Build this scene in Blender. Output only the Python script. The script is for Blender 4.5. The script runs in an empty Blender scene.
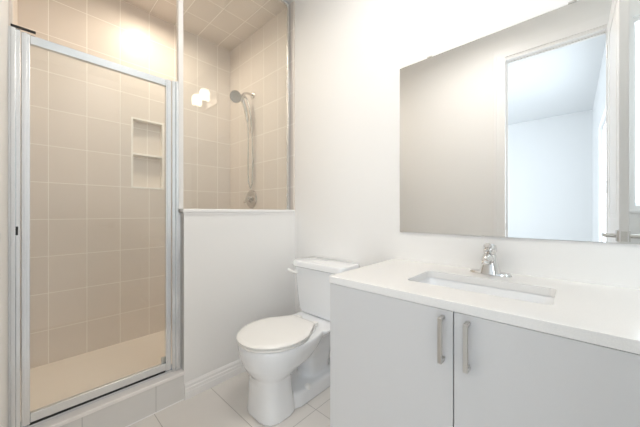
import bpy, bmesh, math
from mathutils import Vector, Matrix

# ------------------------------------------------------------------ camera, world, lights, exposure
SC = bpy.context.scene
COL = SC.collection
cam_data = bpy.data.cameras.new('camera')
cam_data.sensor_width = 36.0
cam_data.lens = 272.11 / 640 * 36
cam_data.shift_y = -(213.5 - 212.5) / 640
cam_data.clip_start = 0.01
cam = bpy.data.objects.new('camera', cam_data)
COL.objects.link(cam)
cam.location = (0, 0, 1.0568)
cam.rotation_euler = (math.radians(90), 0, -math.radians(47.157))
SC.camera = cam

SC.view_settings.view_transform = 'Standard'
SC.view_settings.look = 'None'
SC.view_settings.gamma = 1
SC.view_settings.use_curve_mapping = False
SC.view_settings.exposure = 0.38
SC.cycles.use_denoising = True
SC.cycles.max_bounces = 14
SC.cycles.diffuse_bounces = 8
SC.cycles.glossy_bounces = 8
SC.cycles.transparent_max_bounces = 16
SC.cycles.caustics_reflective = False
SC.cycles.sample_clamp_indirect = 6

world = bpy.data.worlds.new('daylight')
SC.world = world
world.use_nodes = True
world.node_tree.nodes['Background'].inputs[0].default_value = (0.80, 0.90, 1.0, 1)
world.node_tree.nodes['Background'].inputs[1].default_value = 1.3


def area(name, loc, rot, sx, sy, power, color):
    d = bpy.data.lights.new(name, 'AREA')
    d.shape = 'RECTANGLE'
    d.size, d.size_y, d.energy, d.color = sx, sy, power, color
    o = bpy.data.objects.new(name, d)
    COL.objects.link(o)
    o.location = loc
    o.rotation_euler = rot
    return o


R90 = math.radians(90)
GLOBE_STRENGTH = 6.0
SHOWER_LAMP = 195.0
ADDED_LAMP = 18.8  # strength of the added bathroom ceiling lamp
# fill light at two added bedroom windows, daylight at the small bathroom window
area('bedroom_fill_light', (-1.2, -0.37, 1.3), (R90, 0, 0), 1.38, 1.58, 28, (0.84, 0.93, 1.0))  # added to light the toilet and half wall through the doorway
area('bedroom_fill_light', (-2.0, 3.24, 1.35), (-R90, 0, 0), 1.78, 1.48, 15, (0.84, 0.93, 1.0))  # added to brighten the bedroom seen in the mirror
area('bathroom_daylight', (-0.16, -0.60, 1.78), (0, -R90, 0), 1.3, 0.52, 6, (0.86, 0.94, 1.0))


# ------------------------------------------------------------------ materials
def mat(name, color, rough=0.5, metal=0.0, coat=0.0, spec=0.5, noise=None, bump=None):
    m = bpy.data.materials.new(name)
    m.use_nodes = True
    nt = m.node_tree
    b = nt.nodes['Principled BSDF']
    b.inputs['Base Color'].default_value = (*color, 1)
    b.inputs['Roughness'].default_value = rough
    b.inputs['Metallic'].default_value = metal
    b.inputs['Coat Weight'].default_value = coat
    b.inputs['Coat Roughness'].default_value = 0.05
    b.inputs['Specular IOR Level'].default_value = spec
    geo = nt.nodes.new('ShaderNodeNewGeometry')
    if noise:
        scale, amount, c2 = noise
        n = nt.nodes.new('ShaderNodeTexNoise')
        n.inputs['Scale'].default_value = scale
        n.inputs['Detail'].default_value = 4
        nt.links.new(geo.outputs['Position'], n.inputs['Vector'])
        r = nt.nodes.new('ShaderNodeMapRange')
        r.inputs['From Min'].default_value = 0.35
        r.inputs['From Max'].default_value = 0.65
        r.inputs['To Max'].default_value = amount
        nt.links.new(n.outputs['Fac'], r.inputs['Value'])
        mx = nt.nodes.new('ShaderNodeMix')
        mx.data_type = 'RGBA'
        mx.inputs[6].default_value = (*color, 1)
        mx.inputs[7].default_value = (*c2, 1)
        nt.links.new(r.outputs[0], mx.inputs[0])
        nt.links.new(mx.outputs[2], b.inputs['Base Color'])
    if bump:
        scale, strength, dist = bump
        n = nt.nodes.new('ShaderNodeTexNoise')
        n.inputs['Scale'].default_value = scale
        n.inputs['Detail'].default_value = 3
        nt.links.new(geo.outputs['Position'], n.inputs['Vector'])
        bp = nt.nodes.new('ShaderNodeBump')
        bp.inputs['Strength'].default_value = strength
        bp.inputs['Distance'].default_value = dist
        nt.links.new(n.outputs['Fac'], bp.inputs['Height'])
        nt.links.new(bp.outputs[0], b.inputs['Normal'])
    return m


def tile_mat(name, tile, grout, u, v, rough=0.2, width=0.0038, tile2=None):
    """u, v = (axis, offset, size): joints at offset + k*size along a world axis."""
    m = mat(name, tile, rough)
    nt = m.node_tree
    b = nt.nodes['Principled BSDF']
    geo = nt.nodes.new('ShaderNodeNewGeometry')
    sep = nt.nodes.new('ShaderNodeSeparateXYZ')
    nt.links.new(geo.outputs['Position'], sep.inputs[0])

    def math_node(op, a, bval):
        n = nt.nodes.new('ShaderNodeMath')
        n.operation = op
        for i, x in enumerate((a, bval)):
            if isinstance(x, (int, float)):
                n.inputs[i].default_value = x
            else:
                nt.links.new(x, n.inputs[i])
        return n.outputs[0]
    ds, ids = [], []
    for ax, off, size in (u, v):
        s = math_node('SUBTRACT', sep.outputs[ax], off)
        ds.append(math_node('PINGPONG', s, size / 2))
        ids.append(math_node('FLOOR', math_node('DIVIDE', s, size), 0.0))
    dmin = math_node('MINIMUM', ds[0], ds[1])
    mr = nt.nodes.new('ShaderNodeMapRange')
    mr.interpolation_type = 'SMOOTHSTEP'
    mr.inputs['From Min'].default_value = width * 0.30
    mr.inputs['From Max'].default_value = width * 0.75
    nt.links.new(dmin, mr.inputs['Value'])
    # a little tone difference from tile to tile, and a faint linear streak as printed on the glaze
    wn = nt.nodes.new('ShaderNodeTexWhiteNoise')
    wn.noise_dimensions = '2D'
    cb = nt.nodes.new('ShaderNodeCombineXYZ')
    nt.links.new(ids[0], cb.inputs[0])
    nt.links.new(ids[1], cb.inputs[1])
    nt.links.new(cb.outputs[0], wn.inputs['Vector'])
    noi = nt.nodes.new('ShaderNodeTexNoise')
    noi.inputs['Scale'].default_value = 9
    noi.inputs['Detail'].default_value = 5
    nt.links.new(geo.outputs['Position'], noi.inputs['Vector'])
    k = math_node('MULTIPLY', wn.outputs['Value'], 0.55)
    k2 = math_node('ADD', k, math_node('MULTIPLY', noi.outputs['Fac'], 0.45))
    vt = nt.nodes.new('ShaderNodeMix')
    vt.data_type = 'RGBA'
    vt.inputs[6].default_value = (*tile, 1)
    t2 = tile2 or tuple(c * 0.93 for c in tile)
    vt.inputs[7].default_value = (*t2, 1)
    nt.links.new(k2, vt.inputs[0])
    mx = nt.nodes.new('ShaderNodeMix')
    mx.data_type = 'RGBA'
    mx.inputs[6].default_value = (*grout, 1)
    nt.links.new(mr.outputs[0], mx.inputs[0])
    nt.links.new(vt.outputs[2], mx.inputs[7])
    nt.links.new(mx.outputs[2], b.inputs['Base Color'])
    rr = nt.nodes.new('ShaderNodeMapRange')
    rr.inputs['To Min'].default_value = 0.8
    rr.inputs['To Max'].default_value = rough
    nt.links.new(mr.outputs[0], rr.inputs['Value'])
    nt.links.new(rr.outputs[0], b.inputs['Roughness'])
    bp = nt.nodes.new('ShaderNodeBump')
    bp.inputs['Strength'].default_value = 0.5
    bp.inputs['Distance'].default_value = 0.001
    nt.links.new(mr.outputs[0], bp.inputs['Height'])
    nt.links.new(bp.outputs[0], b.inputs['Normal'])
    return m


def glass_mat(name, tint):
    m = bpy.data.materials.new(name)
    m.use_nodes = True
    nt = m.node_tree
    nt.nodes.clear()
    out = nt.nodes.new('ShaderNodeOutputMaterial')
    tr = nt.nodes.new('ShaderNodeBsdfTransparent')
    tr.inputs[0].default_value = (*tint, 1)
    gl = nt.nodes.new('ShaderNodeBsdfGlossy')
    gl.inputs['Roughness'].default_value = 0.0
    gl.inputs['Color'].default_value = (1, 1, 1, 1)
    lw = nt.nodes.new('ShaderNodeLayerWeight')
    p = nt.nodes.new('ShaderNodeMath'); p.operation = 'POWER'; p.inputs[1].default_value = 5
    nt.links.new(lw.outputs['Facing'], p.inputs[0])
    a = nt.nodes.new('ShaderNodeMath'); a.operation = 'MULTIPLY_ADD'
    a.inputs[1].default_value = 0.955; a.inputs[2].default_value = 0.045
    nt.links.new(p.outputs[0], a.inputs[0])
    mx = nt.nodes.new('ShaderNodeMixShader')
    nt.links.new(a.outputs[0], mx.inputs[0])
    nt.links.new(tr.outputs[0], mx.inputs[1])
    nt.links.new(gl.outputs[0], mx.inputs[2])
    nt.links.new(mx.outputs[0], out.inputs[0])
    return m


def emit_mat(name, color, strength):
    m = mat(name, (0.9, 0.9, 0.88), 0.4)
    b = m.node_tree.nodes['Principled BSDF']
    b.inputs['Emission Color'].default_value = (*color, 1)
    b.inputs['Emission Strength'].default_value = strength
    return m


M = {}
M['paint'] = mat('white_wall_paint', (0.86, 0.855, 0.845), 0.55, spec=0.3, bump=(260, 0.06, 0.001))
M['ceil'] = mat('ceiling_paint', (0.88, 0.88, 0.87), 0.8, spec=0.2)
M['trim'] = mat('satin_trim_paint', (0.87, 0.865, 0.86), 0.35)
M['bed_wall'] = mat('bedroom_paint', (0.90, 0.905, 0.91), 0.6)
M['bed_ceil'] = mat('bedroom_ceiling_paint', (0.80, 0.81, 0.82), 0.8)
M['bed_floor'] = mat('bedroom_carpet', (0.62, 0.60, 0.57), 0.95, noise=(40, 1, (0.55, 0.53, 0.50)))
TILE, GROUT = (0.79, 0.725, 0.665), (0.97, 0.935, 0.885)
M['tile_back'] = tile_mat('beige_tile_back', TILE, GROUT, (0, 0.1007, 0.2), (2, 0.0103, 0.25), 0.33)
M['tile_side'] = tile_mat('beige_tile_side', TILE, GROUT, (1, 0.02, 0.2), (2, 0.0103, 0.25), 0.33)
M['tile_ceil'] = tile_mat('beige_tile_ceiling', TILE, GROUT, (0, 0.1007, 0.2), (1, 0.10, 0.25), 0.2)
M['tile_floor'] = tile_mat('pale_grey_floor_tile', (0.74, 0.71, 0.675), (0.36, 0.34, 0.32),
                           (0, 0.155, 0.3), (1, 1.008 - 0.603, 0.603), 0.22, 0.003)
M['tile_curb'] = tile_mat('pale_grey_curb_tile', (0.77, 0.76, 0.745), (0.46, 0.45, 0.44),
                          (0, 0.169, 0.295), (2, -0.5, 0.9), 0.25, 0.003)
M['marble'] = mat('white_marble_sill', (0.92, 0.89, 0.875), 0.15, noise=(18, 0.5, (0.86, 0.83, 0.81)))
M['base'] = mat('beige_shower_base', (0.93, 0.86, 0.78), 0.4, noise=(300, 0.2, (0.88, 0.81, 0.73)))
M['alu'] = mat('brushed_aluminium', (0.80, 0.82, 0.84), 0.22, 1.0)
M['chrome'] = mat('chrome', (0.76, 0.755, 0.75), 0.07, 1.0)
M['fitting'] = mat('shower_chrome', (0.62, 0.60, 0.57), 0.14, 1.0)
M['nickel'] = mat('brushed_nickel', (0.60, 0.58, 0.55), 0.28, 1.0)
M['rubber'] = mat('black_rubber', (0.02, 0.02, 0.02), 0.6)
M['gap'] = mat('shadow_gap', (0.05, 0.05, 0.05), 0.8)
M['glass'] = glass_mat('clear_shower_glass', (0.975, 0.985, 0.98))
M['mirror'] = mat('silvered_mirror', (0.90, 0.905, 0.90), 0.0, 1.0)
M['ceramic'] = mat('white_ceramic', (0.84, 0.855, 0.875), 0.12, coat=0.6)
M['seat'] = mat('white_seat_plastic', (0.86, 0.85, 0.83), 0.25)
M['cabinet'] = mat('pale_grey_laminate', (0.66, 0.66, 0.665), 0.42)
M['quartz'] = mat('white_quartz', (0.87, 0.86, 0.845), 0.16, noise=(420, 0.35, (0.72, 0.72, 0.72)))
M['globe'] = emit_mat('lit_frosted_glass', (1.0, 0.90, 0.78), GLOBE_STRENGTH)
M['lens'] = emit_mat('lit_shower_lamp_lens', (1.0, 0.88, 0.71), SHOWER_LAMP)
M['added_lens'] = emit_mat('added_lamp_glow', (1.0, 0.95, 0.90), ADDED_LAMP)
M['niche'] = mat('cream_niche_trim', (0.95, 0.925, 0.88), 0.2)
M['post'] = mat('white_aluminium', (0.86, 0.85, 0.83), 0.3)
M['white_plastic'] = mat('white_plastic', (0.85, 0.85, 0.84), 0.35)
M['win_glass'] = glass_mat('window_glass', (0.97, 0.985, 0.98))


# ------------------------------------------------------------------ mesh helpers
def link(name, bm, m, parent=None, smooth=False, loc=None):
    bmesh.ops.recalc_face_normals(bm, faces=bm.faces[:])
    me = bpy.data.meshes.new(name)
    bm.to_mesh(me)
    bm.free()
    if smooth:
        for p in me.polygons:
            p.use_smooth = True
        try:
            me.set_sharp_from_angle(angle=math.radians(38))
        except Exception:
            pass
    me.materials.append(M[m])
    o = bpy.data.objects.new(name, me)
    COL.objects.link(o)
    if parent is not None:
        o.parent = parent
        o.location = -parent.location
    return o


def thing(name, label, cat, loc=(0, 0, 0), group=None, kind=None):
    o = bpy.data.objects.new(name, None)
    o.empty_display_size = 0.05
    COL.objects.link(o)
    o.location = loc
    tag(o, label, cat, group, kind)
    return o


def tag(o, label=None, cat=None, group=None, kind=None):
    if label: o['label'] = label
    if cat: o['category'] = cat
    if group: o['group'] = group
    if kind: o['kind'] = kind
    return o


def box(bm, x0, x1, y0, y1, z0, z1, bev=0.0, seg=2):
    r = bmesh.ops.create_cube(bm, size=1)
    vs = r['verts']
    for v in vs:
        v.co = Vector(((x0 + x1) / 2 + v.co.x * (x1 - x0), (y0 + y1) / 2 + v.co.y * (y1 - y0),
                       (z0 + z1) / 2 + v.co.z * (z1 - z0)))
    if bev:
        es = list({e for v in vs for e in v.link_edges})
        bmesh.ops.bevel(bm, geom=es, offset=bev, segments=seg, affect='EDGES', profile=0.5)
    return bm


def B(*a, **k):
    return box(bmesh.new(), *a, **k)


def boxes(lst, bev=0.0):
    bm = bmesh.new()
    for b in lst:
        box(bm, *b, bev=bev)
    return bm


def rings(bm, loops, cap=True):
    """loops: list of equal-length closed point lists; skins them."""
    vv = [[bm.verts.new(p) for p in l] for l in loops]
    n = len(vv[0])
    for a, b in zip(vv[:-1], vv[1:]):
        for i in range(n):
            bm.faces.new((a[i], a[(i + 1) % n], b[(i + 1) % n], b[i]))
    if cap:
        bm.faces.new(vv[0][::-1])
        bm.faces.new(vv[-1])
    return bm


def rrect(cx, cy, hx, hy, r, z, n=6):
    pts = []
    for sx, sy, a0 in ((1, 1, 0), (-1, 1, 90), (-1, -1, 180), (1, -1, 270)):
        for i in range(n + 1):
            a = math.radians(a0 + 90 * i / n)
            pts.append((cx + sx * (hx - r) + r * math.cos(a), cy + sy * (hy - r) + r * math.sin(a), z))
    return pts


def tube(bm, pts, r, n=12, cap=True):
    pts = [Vector(p) for p in pts]
    rs = r if isinstance(r, (list, tuple)) else [r] * len(pts)
    loops = []
    t0 = (pts[1] - pts[0]).normalized()
    up = Vector((0, 0, 1)) if abs(t0.z) < 0.9 else Vector((0, 1, 0))
    nrm = t0.cross(up).normalized()
    for i, p in enumerate(pts):
        t = (pts[min(i + 1, len(pts) - 1)] - pts[max(i - 1, 0)]).normalized()
        nrm = (nrm - t * nrm.dot(t)).normalized()
        b = t.cross(nrm)
        loops.append([p + (nrm * math.cos(2 * math.pi * k / n) + b * math.sin(2 * math.pi * k / n)) * rs[i] for k in range(n)])
    return rings(bm, loops, cap)


def spline(ctrl, n=10):
    P = [Vector(c) for c in ctrl]
    P = [P[0] * 2 - P[1]] + P + [P[-1] * 2 - P[-2]]
    out = []
    for i in range(1, len(P) - 2):
        a, b, c, d = P[i - 1:i + 3]
        for k in range(n):
            t = k / n
            out.append(0.5 * ((2 * b) + (c - a) * t + (2 * a - 5 * b + 4 * c - d) * t * t + (3 * b - a - 3 * c + d) * t ** 3))
    out.append(P[-2])
    return out


def lathe(bm, prof, origin, axis, n=28):
    """prof: list of (distance along axis, radius)."""
    ax = Vector(axis).normalized()
    u = ax.orthogonal().normalized()
    w = ax.cross(u)
    o = Vector(origin)
    loops = [[o + ax * d + (u * math.cos(2 * math.pi * k / n) + w * math.sin(2 * math.pi * k / n)) * max(r, 1e-4)
              for k in range(n)] for d, r in prof]
    return rings(bm, loops)


def apply_mods(o):
    dg = bpy.context.evaluated_depsgraph_get()
    me = bpy.data.meshes.new_from_object(o.evaluated_get(dg))
    o.modifiers.clear()
    o.data = me
    return o


# ------------------------------------------------------------------ setting
XL, XR, YB, YF, H = -0.050, 1.4454, 2.607, 1.61, 2.734
YS = -1.05                                   # wall behind the vanity's far end
XE = 0.605                                   # free end of the half wall
YD = 1.66
YW = 1.72                                    # shower side of the half wall


def struct(name, bm, m, parent=None):
    o = link(name, bm, m, parent)
    if parent is None:
        o['kind'] = 'structure'
    return o


struct('floor', B(XL - 0.1, XR + 0.1, YS - 0.1, YW, -0.1, 0.0), 'tile_floor')
struct('ceiling', B(XL - 0.1, XR + 0.1, YS - 0.1, YB + 0.15, H, H + 0.1), 'ceil')
struct('wall_right', B(XR, XR + 0.1, YS - 0.1, YB + 0.15, 0, H), 'paint')
# left wall holds the doorway (Y -0.194..0.457) and the window
DY0, DY1, DH = -0.194, 0.457, 2.44
WY0, WY1, WZ0, WZ1 = -0.90, -0.314, 1.075, 2.45
struct('wall_left', boxes([
    (XL - 0.1, XL, DY1, YB, 0, H), (XL - 0.1, XL, DY0, DY1, DH, H),
    (XL - 0.1, XL, WY1, DY0, 0, H), (XL - 0.1, XL, WY0, WY1, 0, WZ0), (XL - 0.1, XL, WY0, WY1, WZ1, H),
    (XL - 0.1, XL, YS, WY0, 0, H)]), 'paint')
struct('wall_near', B(XL - 0.1, XR, YS - 0.1, YS, 0, H), 'paint')
# back wall of the shower with the hole of the niche
NX0, NX1, NZ0, NZ1 = 0.572, 0.814, 1.255, 1.830
YT = YB                                      # tiled face
struct('wall_back', boxes([
    (XL - 0.1, NX0, YT, YT + 0.15, 0, H), (NX1, XR, YT, YT + 0.15, 0, H),
    (NX0, NX1, YT, YT + 0.15, 0, NZ0), (NX0, NX1, YT, YT + 0.15, NZ1, H), (NX0, NX1, YT + 0.055, YT + 0.15, NZ0, NZ1)]), 'tile_back')
# tile skins of the shower's side walls and ceiling
struct('wall_shower_right', B(XR - 0.006, XR - 0.0002, YF + 0.003, YT, 0.0, H), 'tile_side')
struct('wall_shower_left', B(XL + 0.0002, XL + 0.011, YD + 0.019, YT, 0.161, H), 'tile_side')
struct('ceiling_shower', B(XL + 0.011, XR - 0.006, YF + 0.07, YT, H - 0.006, H - 0.0002), 'tile_ceil')
struct('floor_shower', B(XL, XR, YW, YB, -0.1, 0.031), 'base')
# half wall and its cap
struct('wall_half', B(XE, XR, YF, YW, 0, 1.057), 'paint')
bm = B(XE - 0.008, XR - 0.0065, YF - 0.010, YW + 0.008, 1.057, 1.078, bev=0.004)
box(bm, XE - 0.003, XR - 0.0065, YF - 0.005, YF - 0.0003, 1.045, 1.057)
struct('trim_1', bm, 'trim')


def baseboard(name, p0, p1, nrm):
    """profiled skirting from p0 to p1 (xy), growing along nrm."""
    prof = [(0, 0), (0.014, 0), (0.014, 0.040), (0.012, 0.043), (0.012, 0.060), (0.009, 0.063), (0.009, 0.078),
            (0.006, 0.084), (0.004, 0.090), (0, 0.090)]
    bm = bmesh.new()
    loops = [[(p[0] + nrm[0] * d, p[1] + nrm[1] * d, z) for d, z in prof] for p in (p0, p1)]
    rings(bm, loops)
    return struct(name, bm, 'trim')


baseboard('baseboard_shower', (XE + 0.001, YF - 0.0005), (XR, YF - 0.0005), (0, -1))
baseboard('baseboard_right', (XR - 0.0005, 0.765), (XR - 0.0005, YF - 0.015), (-1, 0))
baseboard('baseboard_left', (XL + 0.0005, YF), (XL + 0.0005, DY1 + 0.09), (1, 0))
baseboard('baseboard_near', (XL, YS + 0.0005), (XR, YS + 0.0005), (0, 1))

# shower curb
curb = link('shower_curb', B(XL + 0.0005, XE, YF, YW, 0.0, 0.141), 'tile_curb')
tag(curb, 'low grey tiled curb under the framed shower door', 'curb')
cap = link('marble_sill', B(XL + 0.0005, XE + 0.004, YF - 0.006, YW + 0.006, 0.1412, 0.160, bev=0.003), 'marble', curb)
tag(cap, 'white marble sill')
link('caulk_line', B(XL + 0.0005, XE, YF - 0.003, YF - 0.0002, 0.0, 0.005), 'trim', curb)

# bedroom beyond the doorway
BX0, BY0, BY1 = -3.40, -0.24, 3.1
struct('floor_bedroom', B(BX0, XL - 0.1, BY0, BY1, -0.1, 0.0), 'bed_floor')
struct('ceiling_bedroom', B(BX0, XL - 0.1, BY0, BY1, H, H + 0.1), 'bed_ceil')
struct('wall_bedroom_far', B(BX0 - 0.1, BX0, BY0 - 0.1, BY1 + 0.1, -0.1, H + 0.1), 'bed_wall')
struct('wall_bedroom_side', B(XL - 0.22, XL - 0.1, YB + 0.15, BY1, -0.1, H + 0.1), 'bed_wall')
struct('wall_bedroom_left', boxes([
    (BX0, -2.9, BY1, BY1 + 0.1, -0.1, H + 0.1), (-1.1, XL - 0.1, BY1, BY1 + 0.1, -0.1, H + 0.1),
    (-2.9, -1.1, BY1, BY1 + 0.1, -0.1, 0.6), (-2.9, -1.1, BY1, BY1 + 0.1, 2.1, H + 0.1)]), 'bed_wall')
struct('added_window_left', boxes([  # unseen window added so the mirrored bedroom gets brighter
    (-2.9, -2.85, BY1 + 0.03, BY1 + 0.08, 0.6, 2.1), (-1.15, -1.1, BY1 + 0.03, BY1 + 0.08, 0.6, 2.1),
    (-2.85, -1.15, BY1 + 0.03, BY1 + 0.08, 0.6, 0.65), (-2.85, -1.15, BY1 + 0.03, BY1 + 0.08, 2.05, 2.1)]), 'trim')
QX0, QX1, QZ0, QZ1 = -1.9, -0.5, 0.5, 2.1
struct('wall_bedroom_near', boxes([
    (BX0, QX0, BY0 - 0.1, BY0, -0.1, H + 0.1), (QX1, XL - 0.1, BY0 - 0.1, BY0, -0.1, H + 0.1),
    (QX0, QX1, BY0 - 0.1, BY0, -0.1, QZ0), (QX0, QX1, BY0 - 0.1, BY0, QZ1, H + 0.1)]), 'bed_wall')
struct('added_window_near', boxes([  # unseen window added to send cool light through the doorway
    (QX0, QX0 + 0.05, BY0 - 0.08, BY0 - 0.03, QZ0, QZ1), (QX1 - 0.05, QX1, BY0 - 0.08, BY0 - 0.03, QZ0, QZ1),
    (QX0 + 0.05, QX1 - 0.05, BY0 - 0.08, BY0 - 0.03, QZ0, QZ0 + 0.05), (QX0 + 0.05, QX1 - 0.05, BY0 - 0.08, BY0 - 0.03, QZ1 - 0.05, QZ1)]), 'trim')

# bathroom window
w = struct('window_1', boxes([
    (XL - 0.08, XL - 0.03, WY0, WY0 + 0.04, WZ0, WZ1), (XL - 0.08, XL - 0.03, WY1 - 0.012, WY1, WZ0, WZ1),
    (XL - 0.08, XL - 0.03, WY0 + 0.04, WY1 - 0.012, WZ0, WZ0 + 0.03), (XL - 0.08, XL - 0.03, WY0 + 0.04, WY1 - 0.012, WZ1 - 0.03, WZ1)]), 'trim')
link('window_sill', B(XL - 0.03, XL + 0.02, WY0 - 0.03, WY1 + 0.02, WZ0 - 0.022, WZ0 - 0.0005, bev=0.003), 'trim', w)
link('window_pane', B(XL - 0.058, XL - 0.054, WY0 + 0.04, WY1 - 0.012, WZ0 + 0.03, WZ1 - 0.03), 'win_glass', w)


# door frame + casing
def casing_profile(bm, y0, y1, z0, z1, x0=XL):
    """flat casing with two shallow steps, standing off the wall."""
    box(bm, x0 + 0.0005, x0 + 0.012, y0, y1, z0, z1, bev=0.002)


bm = bmesh.new()
for a, b2 in ((DY1 - 0.015, DY1 + 0.075), (DY0 - 0.05, DY0 + 0.010)):
    box(bm, XL + 0.0005, XL + 0.010, a, b2, 0, DH + 0.010, bev=0.002)
box(bm, XL + 0.0101, XL + 0.016, DY1 + 0.050, DY1 + 0.075, 0, DH + 0.04, bev=0.002)
box(bm, XL + 0.0101, XL + 0.013, DY1 + 0.015, DY1 + 0.050, 0, DH + 0.02, bev=0.001)
box(bm, XL + 0.0005, XL + 0.010, DY0 - 0.05, DY1 + 0.075, DH + 0.0101, DH + 0.085, bev=0.002)
# jamb lining of the opening
box(bm, XL - 0.1, XL, DY1 - 0.015, DY1 - 0.0005, 0, DH)
box(bm, XL - 0.1, XL, DY0 + 0.0005, DY0 + 0.004, 0, DH)
box(bm, XL - 0.1, XL, DY0 + 0.004, DY1 - 0.015, DH - 0.015, DH - 0.0005)
box(bm, XL - 0.06, XL - 0.045, DY1 - 0.027, DY1 - 0.015, 0, DH - 0.015)
box(bm, XL - 0.06, XL - 0.045, DY0 + 0.004, DY1 - 0.027, DH - 0.027, DH - 0.015)
tr2 = struct('trim_2', bm, 'trim')
o = link('strike_plate', B(XL - 0.034, XL + 0.002, DY1 - 0.0165, DY1 - 0.0152, 0.90, 0.96), 'nickel', tr2)

# the door leaf, open at a right angle, hinged on the doorway's near side
LX0, LX1, LY0, LY1 = XL + 0.020, 0.655, -0.2265, -0.1895
bm = B(LX0, LX1, LY0 + 0.004, LY1 - 0.004, 0.012, DH - 0.012)
ST = 0.115                                   # stile width


def rail_boxes(bm, y0, y1):
    box(bm, LX0, LX0 + ST, y0, y1, 0.012, DH - 0.012, bev=0.001)
    box(bm, LX1 - ST, LX1, y0, y1, 0.012, DH - 0.012, bev=0.001)
    for z0, z1 in ((0.012, 0.24), (0.82, 1.02), (DH - 0.13, DH - 0.012)):
        box(bm, LX0 + ST, LX1 - ST, y0, y1, z0, z1, bev=0.001)


rail_boxes(bm, LY1 - 0.004, LY1)
rail_boxes(bm, LY0, LY0 + 0.004)
door = struct('door_1', bm, 'trim')
for (y0, y1) in ((LY1 - 0.004, LY1 - 0.001), (LY0 + 0.001, LY0 + 0.004)):
    for z0, z1 in ((0.27, 0.79), (1.05, DH - 0.16)):
        link('raised_panel', B(LX0 + ST + 0.035, LX1 - ST - 0.035, y0, y1, z0, z1, bev=0.0012), 'trim', door)
HZ, HX = 0.925, LX1 - 0.06
for s, yy in ((1, LY1), (-1, LY0)):
    bm = bmesh.new()
    if s > 0: box(bm, HX - 0.031, HX + 0.031, yy, yy + 0.008, HZ - 0.031, HZ + 0.031, bev=0.002)
    else: box(bm, HX - 0.031, HX + 0.031, yy - 0.008, yy, HZ - 0.031, HZ + 0.031, bev=0.002)
    tube(bm, [(HX, yy + s * 0.006, HZ), (HX, yy + s * 0.052, HZ)], 0.011)
    tube(bm, [(HX + 0.012, yy + s * 0.052, HZ), (HX - 0.115, yy + s * 0.050, HZ)], [0.010, 0.008])
    link('lever_handle', bm, 'nickel', door, smooth=True)
bm = B(LX1 - 0.001, LX1 + 0.0015, LY0 + 0.006, LY1 - 0.006, HZ - 0.028, HZ + 0.028)
tube(bm, [(LX1, (LY0 + LY1) / 2, HZ), (LX1 + 0.009, (LY0 + LY1) / 2, HZ)], 0.007)
link('latch_plate', bm, 'nickel', door)
for z in (0.25, 1.2, 2.2):
    link('hinge', B(XL + 0.002, XL + 0.020, LY1 - 0.006, LY1 + 0.006, z, z + 0.09, bev=0.002), 'nickel', door)

# ------------------------------------------------------------------ niche
nic = thing('shower_niche', 'recessed wall niche with one mid shelf in the beige tiled back wall', 'niche', (0.693, YT, NZ0))
e, nd = 0.014, 0.055
link('frame', boxes([(NX0, NX0 + e, YT - 0.004, YT + nd, NZ0, NZ1), (NX1 - e, NX1, YT - 0.004, YT + nd, NZ0, NZ1),
                     (NX0 + e, NX1 - e, YT - 0.004, YT + nd, NZ0, NZ0 + e), (NX0 + e, NX1 - e, YT - 0.004, YT + nd, NZ1 - e, NZ1)]), 'niche', nic)
link('shelf', B(NX0 + e, NX1 - e, YT - 0.003, YT + nd, 1.528, 1.544), 'niche', nic)

# ------------------------------------------------------------------ shower door and enclosure

enc = thing('shower_door_frame', 'silver fixed metal frame around the shower door opening on the curb', 'shower frame', (0.28, YD, 0.16))
bm = boxes([(-0.0435, -0.030, YD - 0.022, YD + 0.018, 0.1605, 1.80), (-0.030, -0.017, YD - 0.016, YD + 0.014, 0.1605, 1.80)], bev=0.0015)
box(bm, XL + 0.0003, -0.0436, YD - 0.018, YD + 0.018, 0.1605, 1.80)
link('wall_jamb', bm, 'alu', enc)
bm = boxes([(0.575, 0.589, YD - 0.020, YD + 0.020, 0.1605, 1.80), (0.589, XE - 0.0005, YD - 0.020, YD + 0.020, 0.1605, 1.0565), (0.556, 0.575, YD - 0.012, YD + 0.018, 0.1605, 1.80)], bev=0.0015)
link('strike_jamb', bm, 'alu', enc)
bm = B(-0.017, 0.556, YD - 0.008, YD + 0.020, 0.1605, 0.172, bev=0.001)
box(bm, -0.017, 0.556, YD + 0.012, YD + 0.020, 0.172, 0.192, bev=0.001)
link('threshold_track', bm, 'alu', enc)
link('rubber_gasket', B(-0.0435, 0.026, YD - 0.026, YD - 0.014, 1.801, 1.808, bev=0.001), 'rubber', enc)
link('finger_latch', B(-0.030, -0.0235, YD - 0.0175, YD - 0.0155, 0.965, 1.0, bev=0.0008), 'rubber', enc)

sd = thing('shower_door', 'clear glass shower door in slim silver frame', 'shower door', (0.28, YD, 0.18))
D0, D1, Z0, Z1 = -0.015, 0.550, 0.182, 1.795
for a, b2, c in ((D0, 0.010, 1), (0.524, D1, 2)):
    bm = B(a, b2, YD - 0.014, YD + 0.010, Z0, Z1, bev=0.002)
    box(bm, a + 0.007, b2 - 0.009, YD - 0.0165, YD - 0.014, Z0, Z1, bev=0.0008)
    link('stile', bm, 'alu', sd)
link('top_rail', B(0.0102, 0.5238, YD - 0.013, YD + 0.010, 1.757, Z1 - 0.002, bev=0.002), 'alu', sd)
link('bottom_rail', B(0.0102, 0.5238, YD - 0.013, YD + 0.010, Z0 + 0.003, 0.222, bev=0.002), 'alu', sd)
link('sweep_seal', B(0.0102, 0.5238, YD - 0.004, YD + 0.003, 0.1725, Z0 + 0.0028), 'rubber', sd)
link('glass_pane', B(0.0102, 0.5238, YD - 0.004, YD + 0.001, 0.2222, 1.7568), 'glass', sd)
link('corner_bracket', B(0.505, 0.5236, YD + 0.0015, YD + 0.009, 0.2225, 0.256, bev=0.002), 'nickel', sd)

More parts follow.
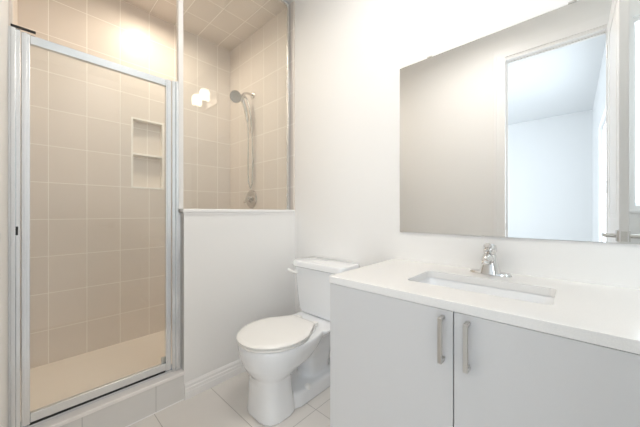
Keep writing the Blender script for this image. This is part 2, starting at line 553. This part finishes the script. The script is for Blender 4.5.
# fixed glass panel on the half wall
gp = thing('glass_panel', 'tall fixed clear glass panel standing on the half wall', 'glass panel', (1.02, 1.665, 1.078))
bm = B(0.590, 0.617, 1.650, 1.682, 1.0785, H - 0.0065, bev=0.002)
lk = link('post', bm, 'trim', gp)

lk.data.materials[0] = M['post']
tag(lk, 'white metal post')
link('wall_channel', B(1.412, 1.4388, 1.656, 1.676, 1.0785, H - 0.0065, bev=0.0015), 'alu', gp)
link('top_channel', B(0.6175, 1.4118, 1.654, 1.678, 2.706, H - 0.0065, bev=0.0015), 'alu', gp)
link('glass_pane', B(0.6175, 1.4118, 1.663, 1.669, 1.0788, 2.7058), 'glass', gp)

# ------------------------------------------------------------------ shower head, hose and valve
AY, AZ, XT = 2.189, 2.148, XR - 0.0062
sh = thing('hand_shower', 'chrome hand shower held on a short wall arm with hanging metal hose', 'hand shower', (XT, AY, AZ))
bm = bmesh.new()
lathe(bm, [(0, 0.030), (0.004, 0.030), (0.010, 0.022), (0.013, 0.012)], (XT, AY, AZ), (-1, 0, 0))
link('wall_flange', bm, 'fitting', sh, smooth=True)
bm = bmesh.new()
tube(bm, spline([(XT - 0.01, AY, AZ), (XT - 0.06, AY, AZ + 0.004), (XT - 0.10, AY, AZ - 0.015), (1.335, AY, AZ - 0.035)], 6), 0.0105)
link('arm', bm, 'fitting', sh, smooth=True)
bm = bmesh.new()
lathe(bm, [(0, 0.012), (0.008, 0.019), (0.035, 0.021), (0.045, 0.016)], (1.345, AY, AZ - 0.022), (-0.6, 0, -0.8))
link('holder', bm, 'fitting', sh, smooth=True)
hc = Vector((1.262, AY, 2.085))
hd = Vector((-0.55, -0.55, -0.45)).normalized()
hand = bmesh.new()
tube(hand, spline([hc + Vector((0.012, 0, 0.0)), (1.315, AY - 0.004, 2.085), (1.345, AY - 0.006, 2.03), (1.365, AY - 0.008, 1.95), (1.378, AY - 0.008, 1.885)], 6),
     [0.022] * 3 + [0.020] * 5 + [0.0165] * 16 + [0.011])
hand_o = link('hand_piece', hand, 'fitting', sh, smooth=True)
bm = bmesh.new()
lathe(bm, [(-0.022, 0.016), (-0.016, 0.034), (-0.004, 0.050), (0.006, 0.053), (0.012, 0.050), (0.012, 0.040), (0.009, 0.001)], hc, hd, 32)
hf = link('spray_face', bm, 'fitting', hand_o, smooth=True)
hf.location = (0, 0, 0)
bm = bmesh.new()
tube(bm, spline([(1.378, AY - 0.008, 1.885), (1.388, AY, 1.70), (1.392, AY + 0.01, 1.50), (1.40, AY + 0.012, 1.34),
                 (1.408, AY - 0.004, 1.285), (1.416, AY - 0.022, 1.34), (1.418, AY - 0.03, 1.50), (1.412, AY - 0.03, 1.72),
                 (1.40, AY - 0.02, 1.95), (1.375, AY - 0.008, 2.08), (1.352, AY, AZ - 0.035)], 10), 0.0065, 10)
link('hose', bm, 'fitting', sh, smooth=True)

VY, VZ = 2.209, 1.184
sv = thing('shower_valve', 'round chrome shower valve with lever on the tiled wall', 'shower valve', (XT, VY, VZ))
bm = bmesh.new()
lathe(bm, [(0, 0.086), (0.004, 0.086), (0.012, 0.078), (0.016, 0.045), (0.018, 0.030)], (XT, VY, VZ), (-1, 0, 0), 40)
link('escutcheon', bm, 'fitting', sv, smooth=True)
bm = bmesh.new()
lathe(bm, [(0.0185, 0.027), (0.045, 0.026), (0.055, 0.022), (0.058, 0.008)], (XT, VY, VZ), (-1, 0, 0))
tube(bm, [(XT - 0.042, VY, VZ), (XT - 0.052, VY + 0.024, VZ - 0.020), (XT - 0.056, VY + 0.044, VZ - 0.036)], [0.013, 0.010, 0.008])
link('lever', bm, 'fitting', sv, smooth=True)

# ------------------------------------------------------------------ mirror
mi = thing('wall_mirror', 'large frameless rectangular mirror above the vanity counter', 'mirror', (XR, 0.26, 0.95))
link('mirror_glass', B(XR - 0.006, XR - 0.0008, -0.24, 0.7166, 0.948, 1.870), 'mirror', mi)
for y, z in ((0.55, 1.868), (0.0, 1.868)):
    link('clip', B(XR - 0.010, XR - 0.0008, y - 0.012, y + 0.012, z + 0.0022, z + 0.008, bev=0.0005), 'nickel', mi)

# ------------------------------------------------------------------ vanity
VX, V0, V1, CZ0, CZ1 = 0.888, -0.225, 0.748, 0.760, 0.790
va = thing('vanity_cabinet', 'pale grey two-door vanity cabinet under the white countertop', 'vanity', (1.17, 0.26, 0))
link('carcass', boxes([(VX + 0.0005, XR - 0.001, V0, V1, 0.10, CZ0 - 0.16), (VX + 0.0005, VX + 0.018, V0, V1, CZ0 - 0.16, CZ0 - 0.0005),
                       (VX + 0.018, XR - 0.001, V1 - 0.018, V1, CZ0 - 0.16, CZ0 - 0.0005),
                       (VX + 0.018, XR - 0.001, V0, V0 + 0.018, CZ0 - 0.16, CZ0 - 0.0005),
                       (XR - 0.02, XR - 0.001, V0 + 0.018, V1 - 0.018, CZ0 - 0.16, CZ0 - 0.0005)]), 'cabinet', va)
link('toe_kick', B(VX + 0.06, XR - 0.001, V0, V1, 0.0, 0.0995), 'cabinet', va)
SM = 0.261
for a, b2, hy in ((SM + 0.0016, V1, 0.291), (V0, SM - 0.0016, 0.221)):
    d = link('door', B(VX - 0.019, VX, a, b2, 0.105, CZ0 - 0.001, bev=0.001), 'cabinet', va)
    bm = B(VX - 0.051, VX - 0.041, hy - 0.006, hy + 0.006, 0.605, 0.742, bev=0.0012)
    for z in (0.605, 0.730):
        box(bm, VX - 0.0412, VX - 0.019, hy - 0.006, hy + 0.006, z, z + 0.012, bev=0.001)
    h = link('handle', bm, 'nickel', d)
    h.location = (0, 0, 0)
    tag(h, 'brushed metal bar handle')

# countertop with the basin cut-out
SX, SY, SHX, SHY = 1.142, 0.262, 0.120, 0.222
ct = link('countertop', B(VX - 0.020, XR - 0.0008, V0 - 0.005, V1 + 0.006, CZ0, CZ1, bev=0.0022), 'quartz')
cut = link('cut', rings(bmesh.new(), [rrect(SX, SY, SHX, SHY, 0.022, CZ0 - 0.02), rrect(SX, SY, SHX, SHY, 0.022, CZ1 + 0.02)]), 'quartz')
md = ct.modifiers.new('cut', 'BOOLEAN')
md.operation = 'DIFFERENCE'
md.object = cut
md.solver = 'EXACT'
bpy.context.view_layer.update()
apply_mods(ct)
bpy.data.objects.remove(cut)
tag(ct, 'white speckled quartz countertop on the vanity with a rectangular sink cut-out', 'countertop')

sk = thing('sink', 'white rectangular undermount ceramic sink in the countertop', 'sink', (SX, SY, 0.64))
bm = bmesh.new()
zt = CZ0 - 0.0006
loops = [rrect(SX, SY, SHX + 0.028, SHY + 0.028, 0.04, zt - 0.012), rrect(SX, SY, SHX + 0.028, SHY + 0.028, 0.04, zt),
         rrect(SX, SY, SHX + 0.004, SHY + 0.004, 0.026, zt), rrect(SX, SY, SHX - 0.002, SHY - 0.002, 0.030, zt - 0.010),
         rrect(SX, SY, SHX - 0.012, SHY - 0.020, 0.040, zt - 0.080),
         rrect(SX, SY, SHX - 0.028, SHY - 0.045, 0.050, zt - 0.108), rrect(SX, SY, SHX - 0.060, SHY - 0.090, 0.040, zt - 0.118),
         rrect(SX, SY, 0.024, 0.024, 0.0235, zt - 0.122)]
loops += [rrect(SX, SY, 0.024, 0.024, 0.0235, zt - 0.135), rrect(SX, SY, SHX - 0.02, SHY - 0.04, 0.05, zt - 0.128),
          rrect(SX, SY, SHX + 0.004, SHY - 0.004, 0.03, zt - 0.09), rrect(SX, SY, SHX + 0.014, SHY + 0.014, 0.03, zt - 0.013)]
vv = rings(bm, loops + [loops[0]], cap=False)
bmesh.ops.remove_doubles(bm, verts=bm.verts[:], dist=1e-5)
link('basin', bm, 'ceramic', sk, smooth=True)
bm = bmesh.new()
lathe(bm, [(0, 0.022), (0.010, 0.0225), (0.0125, 0.021), (0.013, 0.014), (0.017, 0.013), (0.018, 0.003)], (SX, SY, zt - 0.1345), (0, 0, 1))
link('drain', bm, 'chrome', sk, smooth=True)

# faucet
FX, FY, FZ = 1.365, 0.262, CZ1 + 0.0003
fa = thing('faucet', 'chrome single-handle faucet behind the sink', 'faucet', (FX, FY, FZ))


def oval(cx, cy, hx, hy, z, n=28, p=2.4):
    out = []
    for k in range(n):
        a = 2 * math.pi * k / n
        c, s = math.cos(a), math.sin(a)
        out.append((cx + hx * math.copysign(abs(c) ** (2 / p), c), cy + hy * math.copysign(abs(s) ** (2 / p), s), z))
    return out


bm = bmesh.new()
rings(bm, [oval(FX, FY, .024, .080, FZ), oval(FX, FY, .024, .080, FZ + .003), oval(FX, FY, .021, .076, FZ + .009), oval(FX, FY, .012, .062, FZ + .0115)])
link('base_plate', bm, 'chrome', fa, smooth=True)
bm = bmesh.new()
rings(bm, [oval(FX, FY, .028, .043, FZ + .004, p=3), oval(FX, FY, .027, .040, FZ + .012, p=3), oval(FX, FY, .025, .032, FZ + .040, p=3),
           oval(FX, FY, .024, .027, FZ + .065, p=3), oval(FX, FY, .023, .025, FZ + .082, p=2.6), oval(FX, FY, .017, .018, FZ + .090)])
link('body', bm, 'chrome', fa, smooth=True)
bm = bmesh.new()
tube(bm, spline([(FX - .005, FY, FZ + .055), (FX - .035, FY, FZ + .072), (FX - .062, FY, FZ + .076), (FX - .088, FY, FZ + .066)], 6),
     [.020] * 7 + [.018] * 6 + [.016] * 5 + [.015], 18)
lathe(bm, [(0, .0145), (.010, .0145)], (FX - .085, FY, FZ + .066), (-.35, 0, -.93), 18)
link('spout', bm, 'chrome', fa, smooth=True)
bm = bmesh.new()
rings(bm, [oval(FX, FY, .021, .022, FZ + .0905), oval(FX, FY, .025, .026, FZ + .100), oval(FX - .001, FY, .025, .026, FZ + .116),
           oval(FX - .002, FY, .021, .022, FZ + .127), oval(FX - .003, FY, .010, .010, FZ + .132)])
tube(bm, [(FX + .004, FY, FZ + .114), (FX - .030, FY, FZ + .124), (FX - .055, FY, FZ + .130)], [.015, .012, .009], 14)
link('lever', bm, 'chrome', fa, smooth=True)

# ------------------------------------------------------------------ vanity light above the mirror
LYC = 0.268
vl = thing('vanity_light', 'lit two-globe chrome vanity light on the wall above the mirror', 'wall light', (XR, LYC, 2.32))
link('back_plate', B(XR - 0.022, XR - 0.0008, LYC - 0.19, LYC + 0.19, 2.258, 2.385, bev=0.003), 'nickel', vl)
for y in (LYC + 0.098, LYC - 0.098):
    bm = bmesh.new()
    tube(bm, spline([(XR - 0.022, y, 2.29), (XR - 0.08, y, 2.275), (XR - 0.112, y, 2.262), (XR - 0.115, y, 2.275)], 5), 0.008)
    lathe(bm, [(0, .010), (.004, .028), (.02, .030), (.024, .020)], (XR - 0.115, y, 2.256), (0, 0, 1))
    arm = link('arm', bm, 'chrome', vl, smooth=True)
    bm = bmesh.new()
    lathe(bm, [(0.0, .020), (.006, .040), (.025, .054), (.06, .058), (.095, .055), (.118, .044), (.128, .028), (.131, .004)],
          (XR - 0.115, y, 2.2805), (0, 0, 1), 32)
    link('globe', bm, 'globe', vl, smooth=True)

# recessed shower lamp and an added ceiling lamp that brightens the bathroom (both above the picture)
sl = thing('recessed_light', 'lit round recessed lamp in the shower ceiling', 'ceiling light', (0.704, 2.16, H - 0.006))
SLX, SLY, SLZ = 0.704, 2.16, H - 0.0062
bm = bmesh.new()
lathe(bm, [(0, .075), (.022, .075), (.022, .068), (.006, .064), (.004, .004)], (SLX, SLY, SLZ), (0, 0, -1), 40)
link('shield_housing', bm, 'white_plastic', sl, smooth=True)  # rim deepened to keep lamp light off the upper tiles
bm = bmesh.new()
lathe(bm, [(0, .060), (.003, .059), (.006, .040), (.007, .002)], (SLX, SLY, SLZ - 0.008), (0, 0, -1), 32)
link('lens', bm, 'lens', sl, smooth=True)
cl = thing('added_ceiling_lamp', 'added round ceiling lamp, unseen, brightening the bathroom', 'ceiling light', (0.68, 0.60, H))
bm = bmesh.new()
lathe(bm, [(0, .235), (.055, .235), (.055, .228), (.008, .228), (.006, .004)], (0.68, 0.60, H - 0.0004), (0, 0, -1), 48)
link('shield_drum', bm, 'white_plastic', cl, smooth=True)  # deep rim shaped to hold the added light off the upper walls
bm = bmesh.new()
lathe(bm, [(0.0, .222), (.010, .220), (.016, .16), (.018, .004)], (0.68, 0.60, H - 0.014), (0, 0, -1), 40)
link('diffuser', bm, 'added_lens', cl, smooth=True)

# ------------------------------------------------------------------ toilet
TY = 1.195
to = thing('toilet', 'white two-piece toilet with closed lid between half wall and vanity', 'toilet', (1.08, TY, 0))


def bowl_loop(xf, xb, hw, z, n=40, pf=2.1, pb=2.6, wx=0.45):
    """egg outline: rounded front at xf, blunter back at xb; widest at fraction wx."""
    cx = xf + (xb - xf) * wx
    out = []
    for k in range(n):
        a = 2 * math.pi * k / n
        c, s = math.cos(a), math.sin(a)
        p = pf if c < 0 else pb
        rx = (cx - xf) if c < 0 else (xb - cx)
        out.append((cx + rx * math.copysign(abs(c) ** (2 / p), c), TY + hw * math.copysign(abs(s) ** (2 / p), s), z))
    return out


bm = bmesh.new()
rings(bm, [bowl_loop(.788, 1.00, .124, 0.0, pf=2.7, pb=4), bowl_loop(.789, .998, .123, .012, pf=2.7, pb=4), bowl_loop(.796, .985, .116, .10, pf=2.6, pb=4),
           bowl_loop(.797, .98, .114, .17, pf=2.5, pb=3.5), bowl_loop(.790, .99, .117, .205, pf=2.4, pb=3), bowl_loop(.768, 1.05, .138, .235),
           bowl_loop(.748, 1.15, .161, .27), bowl_loop(.735, 1.20, .176, .31), bowl_loop(.728, 1.225, .184, .345),
           bowl_loop(.728, 1.23, .185, .372), bowl_loop(.732, 1.228, .181, .380)])
# rear deck under the tank
rings(bm, [rrect(1.24, TY, .12, .085, .05, .285), rrect(1.27, TY, .15, .110, .05, .325), rrect(1.285, TY, .145, .150, .04, .352),
           rrect(1.292, TY, .138, .172, .03, .366), rrect(1.292, TY, .138, .174, .028, .380)])
# foot behind the pedestal with the bolt ledge
rings(bm, [rrect(1.17, TY, .225, .120, .085, 0.0), rrect(1.17, TY, .224, .119, .084, .040), rrect(1.17, TY, .222, .117, .082, .070),
           rrect(1.17, TY, .215, .108, .078, .080)])
# trapway bulging out behind the bowl
rings(bm, [rrect(1.225, TY, .105, .064, .06, .03), rrect(1.225, TY, .110, .068, .062, .12), rrect(1.22, TY, .130, .080, .072, .20),
           rrect(1.21, TY, .165, .098, .08, .27), rrect(1.23, TY, .17, .10, .08, .34)])
bowl = link('bowl', bm, 'ceramic', to)
rm = bowl.modifiers.new('remesh', 'REMESH')
rm.mode = 'VOXEL'
rm.voxel_size = 0.0055
sm = bowl.modifiers.new('smooth', 'SMOOTH')
sm.factor = 0.6
sm.iterations = 9
bpy.context.view_layer.update()
apply_mods(bowl)
for p in bowl.data.polygons:
    p.use_smooth = True
if not bowl.data.materials:
    bowl.data.materials.append(M['ceramic'])


def seat_loop(xf, hw, xb, z, hb=0.085, n=44):
    """round-front seat outline tapering to a straight hinge edge of half width hb at xb."""
    cx = xf + hw * 1.12
    out = []
    m = 30
    for k in range(m + 1):
        a = math.radians(-112 + 224 * k / m)
        out.append((cx - hw * 1.12 * math.cos(a), TY + hw * math.sin(a), z))
    for t in (0.33, 0.66):
        p = out[m]
        out.append((p[0] + (xb - p[0]) * t, p[1] + (TY + hb - p[1]) * (t ** 0.9), z))
    out += [(xb - .01, TY + hb, z), (xb, TY + hb - .012, z), (xb, TY - hb + .012, z), (xb - .01, TY - hb, z)]
    for t in (0.66, 0.33):
        p = out[0]
        out.append((p[0] + (xb - p[0]) * t, p[1] + (TY - hb - p[1]) * (t ** 0.9), z))
    return out


bm = bmesh.new()
rings(bm, [seat_loop(.730, .180, 1.145, .3805, .105), seat_loop(.726, .184, 1.15, .384, .105), seat_loop(.726, .184, 1.15, .390, .105), seat_loop(.731, .179, 1.145, .394, .105)])
link('seat', bm, 'seat', to, smooth=True)
bm = bmesh.new()
rings(bm, [seat_loop(.728, .181, 1.142, .3990, .09), seat_loop(.720, .189, 1.148, .401, .095), seat_loop(.719, .190, 1.148, .408, .095),
           seat_loop(.725, .184, 1.144, .4135, .09), seat_loop(.745, .165, 1.13, .416, .09), seat_loop(.80, .115, 1.09, .4185, .06)])
link('lid', bm, 'seat', to, smooth=True)
for s in (-1, 1):
    link('hinge', B(1.146, 1.182, TY + s * .07 - .018, TY + s * .07 + .018, .3803, .406, bev=.006, seg=3), 'seat', to, smooth=True)
    bm = bmesh.new()
    lathe(bm, [(0, .018), (.010, .018), (.018, .014), (.022, .005)], (1.075, TY + s * .100, .070), (0, s * .25, 1), 20)
    link('bolt_cap', bm, 'white_plastic', to, smooth=True)
# tank
TX1 = XR - 0.012


def tank_loop(xf, hw, z, r=.035):
    return rrect((xf + TX1) / 2, TY, (TX1 - xf) / 2, hw, r, z, 8)


bm = bmesh.new()
rings(bm, [tank_loop(1.290, .165, .3805, .03), tank_loop(1.272, .178, .388), tank_loop(1.262, .190, .42), tank_loop(1.252, .203, .55), tank_loop(1.246, .212, .690)])
link('tank', bm, 'ceramic', to, smooth=True)
bm = bmesh.new()
rings(bm, [tank_loop(1.240, .219, .6905, .038), tank_loop(1.232, .226, .697, .04), tank_loop(1.232, .226, .722, .04), tank_loop(1.237, .221, .731, .038), tank_loop(1.25, .208, .735, .03)])
link('tank_lid', bm, 'ceramic', to, smooth=True)
bm = bmesh.new()
lathe(bm, [(0, .014), (.006, .014), (.012, .010)], (1.2475, TY + .180, .655), (-1, 0, 0), 16)
tube(bm, spline([(1.237, TY + .175, .654), (1.228, TY + .195, .656), (1.225, TY + .215, .661), (1.224, TY + .235, .668)], 5), [.009] * 10 + [.0105] * 5 + [.009], 12)
link('flush_lever', bm, 'white_plastic', to, smooth=True)

# water stop behind the toilet
VVY = 0.985
wv = thing('stop_valve', 'small chrome water stop valve on the wall behind the toilet', 'valve', (XR, VVY, .17))
bm = bmesh.new()
lathe(bm, [(0, .028), (.004, .028), (.010, .012), (.035, .010), (.037, .016), (.060, .016)], (XR - .0008, VVY, .17), (-1, 0, 0), 20)
tube(bm, [(XR - .048, VVY, .17), (XR - .048, VVY, .21)], .008)
link('body', bm, 'chrome', wv, smooth=True)
bm = bmesh.new()
tube(bm, spline([(XR - .048, VVY, .205), (XR - .052, VVY - .01, .26), (XR - .055, VVY - .004, .31), (XR - .055, VVY + .004, .35)], 6), .006, 10)
link('supply_line', bm, 'white_plastic', wv, smooth=True)
